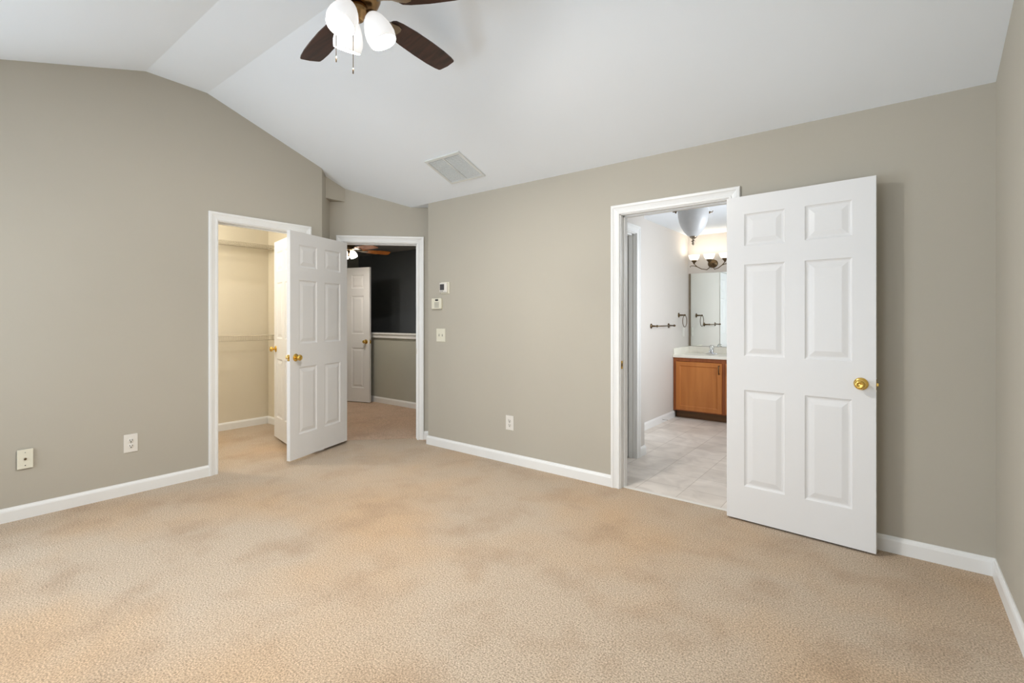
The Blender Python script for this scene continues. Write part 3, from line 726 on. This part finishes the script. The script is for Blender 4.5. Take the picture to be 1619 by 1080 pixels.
for r, z in ((1.0, 0.0345), (0.985, 0.037), (0.95, 0.036), (0.6, 0.0348), (0.0, 0.0346)):
    for k in range(seg): v.append((0.03 + 0.21 * r * math.cos(2 * PI * k / seg), 0.27 + 0.15 * r * math.sin(2 * PI * k / seg), z))
for i in range(4):
    for k in range(seg): f.append((i * seg + k, i * seg + (k + 1) % seg, (i + 1) * seg + (k + 1) % seg, (i + 1) * seg + k))
m.add(v, f, True); m.build('basin', M['counter'], ce)
# faucet
e = empty('faucet', (-1.865, 6.60, 0.81), 0, label='chrome faucet with a clear ball handle on the vanity top', cat='faucet')
m = MB(); m.lathe([(0, 0.001), (0.078, 0.001), (0.076, 0.009), (0.06, 0.014), (0.03, 0.016), (0, 0.016)], 28, Matrix.Diagonal((1, 0.42, 1, 1))); m.build('base', M['chrome'], e)
m = MB(); m.lathe([(0, 0.015), (0.026, 0.015), (0.025, 0.05), (0.022, 0.062), (0, 0.064)], 24); m.build('body', M['chrome'], e)
m = MB(); m.tube([(0, -0.015, 0.03), (0, -0.06, 0.045), (0, -0.10, 0.045), (0, -0.118, 0.030)], [0.013, 0.011, 0.010, 0.009], 12); m.build('spout', M['chrome'], e)
m = MB(); m.lathe([(0, 0.062), (0.014, 0.063), (0.026, 0.076), (0.030, 0.092), (0.026, 0.108), (0.014, 0.118), (0, 0.120)], 10, smooth=False); m.build('knob', M['crystal'], e)
# mirror
e = empty('wall_mirror', (-1.61, YM, 0.9), 0, label='large frameless mirror on the wall above the vanity', cat='mirror')
MB().bbox(-0.585, 0.585, -0.007, 0, 0, 0.99, 0.002).build('mirror_glass', M['mirror'], e)
MB().box(-0.612, -0.586, -0.006, 0, 0, 0.99).build('gap_shade_strip', M['pewter'], e)  # added dark strip stands in for the shaded wall gap beside the glass
# vanity light
e = empty('vanity_light', (-1.905, YM, 2.008), 0, label='bronze three-arm light bar with upturned glass bowls above the mirror', cat='wall lamp')
m = MB(); m.lathe([(0, 0.028), (0.02, 0.028), (0.035, 0.022), (0.05, 0.012), (0.062, 0.006), (0.066, 0)], 32, Matrix.Rotation(PI / 2, 4, 'X') @ Matrix.Diagonal((1.0, 0.86, 1, 1))); m.build('wall_plate', M['bronze'], e)
for i, sx in enumerate((-0.195, 0.0, 0.195)):
    cx = sx; cy = -0.165
    sh = 0.045
    if sx: pts = [(0, -0.025, -0.005), (sx * 0.08, -0.06, -0.045), (sx * 0.25, -0.10, -0.085), (sx * 0.55, -0.14, -0.075), (sx * 0.8, -0.16, -0.045), (sx * 0.95, cy, -0.015), (sx, cy, -0.005)]
    else: pts = [(0, -0.025, -0.005), (0, -0.07, -0.05), (0, -0.12, -0.055), (0, -0.155, -0.03), (0, cy, -0.005)]
    m = MB(); m.tube(pts, 0.0055, 8)
    if sx:
        sg = 1 if sx > 0 else -1
        m.tube([(sx * 0.8, -0.16, -0.045), (sx * 1.02, -0.165, -0.03), (sx + sg * 0.04, -0.165, -0.028), (sx + sg * 0.055, -0.165, -0.04), (sx + sg * 0.045, -0.165, -0.048)], [0.005, 0.005, 0.0045, 0.004, 0.003], 6)
    ao = m.build('arm', M['bronze'], e)
    m = MB(); m.lathe([(0, -0.008), (0.009, -0.006), (0.012, 0.006), (0.024, 0.02), (0.036, 0.036), (0.037, 0.042), (0.03, 0.042)], 20, Matrix.Translation((cx, cy, 0))); m.build('cup', M['bronze'], ao)
    m = MB(); m.lathe([(0.030, 0.038), (0.050, 0.050), (0.062, 0.072), (0.070, 0.100), (0.073, 0.112), (0.069, 0.112), (0.058, 0.075), (0.046, 0.055), (0.0, 0.046)], 28, Matrix.Translation((cx, cy, 0))); m.build('glass_bowl', M['shade_bright'], ao)
    point('vanity_lamp_light', (-1.905 + cx, YM + cy, 2.008 + 0.105), 0.8, (1.0, 0.90, 0.76), 0.035)
# semi-flush pendant, unlit
e = empty('pendant_light', (-1.53, 4.80, 2.41), 0, label='unlit frosted glass bowl pendant hanging from the bathroom ceiling', cat='pendant lamp')
MB().lathe([(0, 0), (0.065, 0), (0.065, -0.012), (0.04, -0.03), (0.012, -0.035)], 28).build('ceiling_canopy', M['bronze'], e)
m = MB(); m.lathe([(0.008, -0.03), (0.008, -0.09), (0.0, -0.09)], 12)
for k in (5, 90, 175):
    a = math.radians(k) + TH; c_, s_ = math.cos(a), math.sin(a)
    m.tube([(0.006 * c_, 0.006 * s_, -0.06), (0.06 * c_, 0.06 * s_, -0.045), (0.12 * c_, 0.12 * s_, -0.06), (0.160 * c_, 0.160 * s_, -0.098), (0.190 * c_, 0.190 * s_, -0.102), (0.200 * c_, 0.200 * s_, -0.088)], [0.006, 0.006, 0.006, 0.006, 0.005, 0.004], 8)
    m.lathe([(0, -0.012), (0.008, -0.006), (0.009, 0.006), (0, 0.012)], 10, Matrix.Translation((0.165 * c_, 0.165 * s_, -0.106)))
m.build('arms', M['bronze'], e)
g = MB(); pr = [(0.143, -0.085), (0.143, -0.10), (0.140, -0.15), (0.130, -0.20), (0.112, -0.25), (0.086, -0.295), (0.055, -0.33), (0.030, -0.345), (0.02, -0.348)]
g.lathe(pr + [(max(r - 0.004, 0.0), z + 0.003) for r, z in pr[::-1]], 40)
g.build('glass_bowl', M['shade_off'], e)
MB().lathe([(0.018, -0.330), (0.036, -0.338), (0.036, -0.348), (0.024, -0.358), (0.010, -0.368), (0.010, -0.380), (0.020, -0.386), (0.020, -0.390), (0.008, -0.396), (0.014, -0.406), (0.012, -0.418), (0, -0.428)], 20).build('finial', M['pewter'], e)
# towel bar on left wall
e = empty('towel_bar', (XL2, 5.77, 1.185), PI / 2, label='bronze towel bar on the bathroom left wall', cat='towel bar')
RX = Matrix.Rotation(PI / 2, 4, 'X')
for s in (-0.28, 0.28):
    m = MB(); m.lathe([(0, 0), (0.030, 0), (0.030, 0.005), (0.020, 0.011), (0.011, 0.016), (0.009, 0.06), (0.013, 0.068), (0.014, 0.078), (0.009, 0.086), (0, 0.09)], 20, Matrix.Translation((s, 0, 0)) @ RX); m.build('post', M['bronze'], e)
m = MB(); m.tube([(-0.28, -0.074, 0), (0.28, -0.074, 0)], 0.0065, 10)
for s in (-1, 1): m.lathe([(0, 0), (0.008, 0.001), (0.010, 0.010), (0.012, 0.016), (0.007, 0.026), (0, 0.036)], 12, Matrix.Translation((s * 0.285, -0.074, 0)) @ Matrix.Rotation(s * PI / 2, 4, 'Y'))
m.build('bar', M['bronze'], e)
# towel ring
e = empty('towel_ring', (XL2, 6.42, 1.318), PI / 2, label='bronze towel ring on the bathroom left wall beside the mirror', cat='towel ring')
m = MB(); m.lathe([(0, 0), (0.032, 0), (0.032, 0.005), (0.02, 0.011), (0.011, 0.016), (0.009, 0.07), (0.013, 0.078), (0.012, 0.088), (0, 0.094)], 20, RX); m.build('post', M['bronze'], e)
m = MB(); m.tube([(0.078 * math.cos(2 * PI * k / 32), -0.080, -0.078 + 0.078 * math.sin(2 * PI * k / 32)) for k in range(32)], 0.0045, 8, closed=True); m.build('ring', M['bronze'], e)
# small switch beside the mirror
e = empty('light_switch', (XL2, 6.60, 1.09), PI / 2, label='white light switch below the towel ring in the bathroom', cat='light switch')
plate_box(MB(), 0.075, 0.12).build('cover_plate', M['plate'], e)
MB().bbox(-0.004, 0.004, -0.014, -0.005, 0.0, 0.01, 0.001).build('toggle', M['plate'], e)
# spring door stop on the bathroom baseboard
e = empty('door_stop', (XL2 + 0.014, 5.80, 0.045), PI / 2, label='small spring door stop on the bathroom baseboard', cat='door stop')
MB().tube([(0.0045 * math.cos(k * 0.9), -0.002 - k * 0.0013, 0.0045 * math.sin(k * 0.9)) for k in range(46)], 0.0012, 5).build('spring', M['steel'], e)
m = MB(); m.lathe([(0, 0), (0.007, 0), (0.007, 0.010), (0, 0.012)], 12, Matrix.Translation((0, -0.060, 0)) @ RX); m.build('rubber_tip', M['rubber'], e)
# metal strip where carpet meets vinyl
m = MB(); m.bbox(BX0 + 0.006, BX1 - 0.006, YB + 0.035, YB + 0.065, 0, 0.006, 0.002)
struct(m.build('trim_7', M['plate']), 'thin pale threshold strip in the bathroom doorway', 'trim')
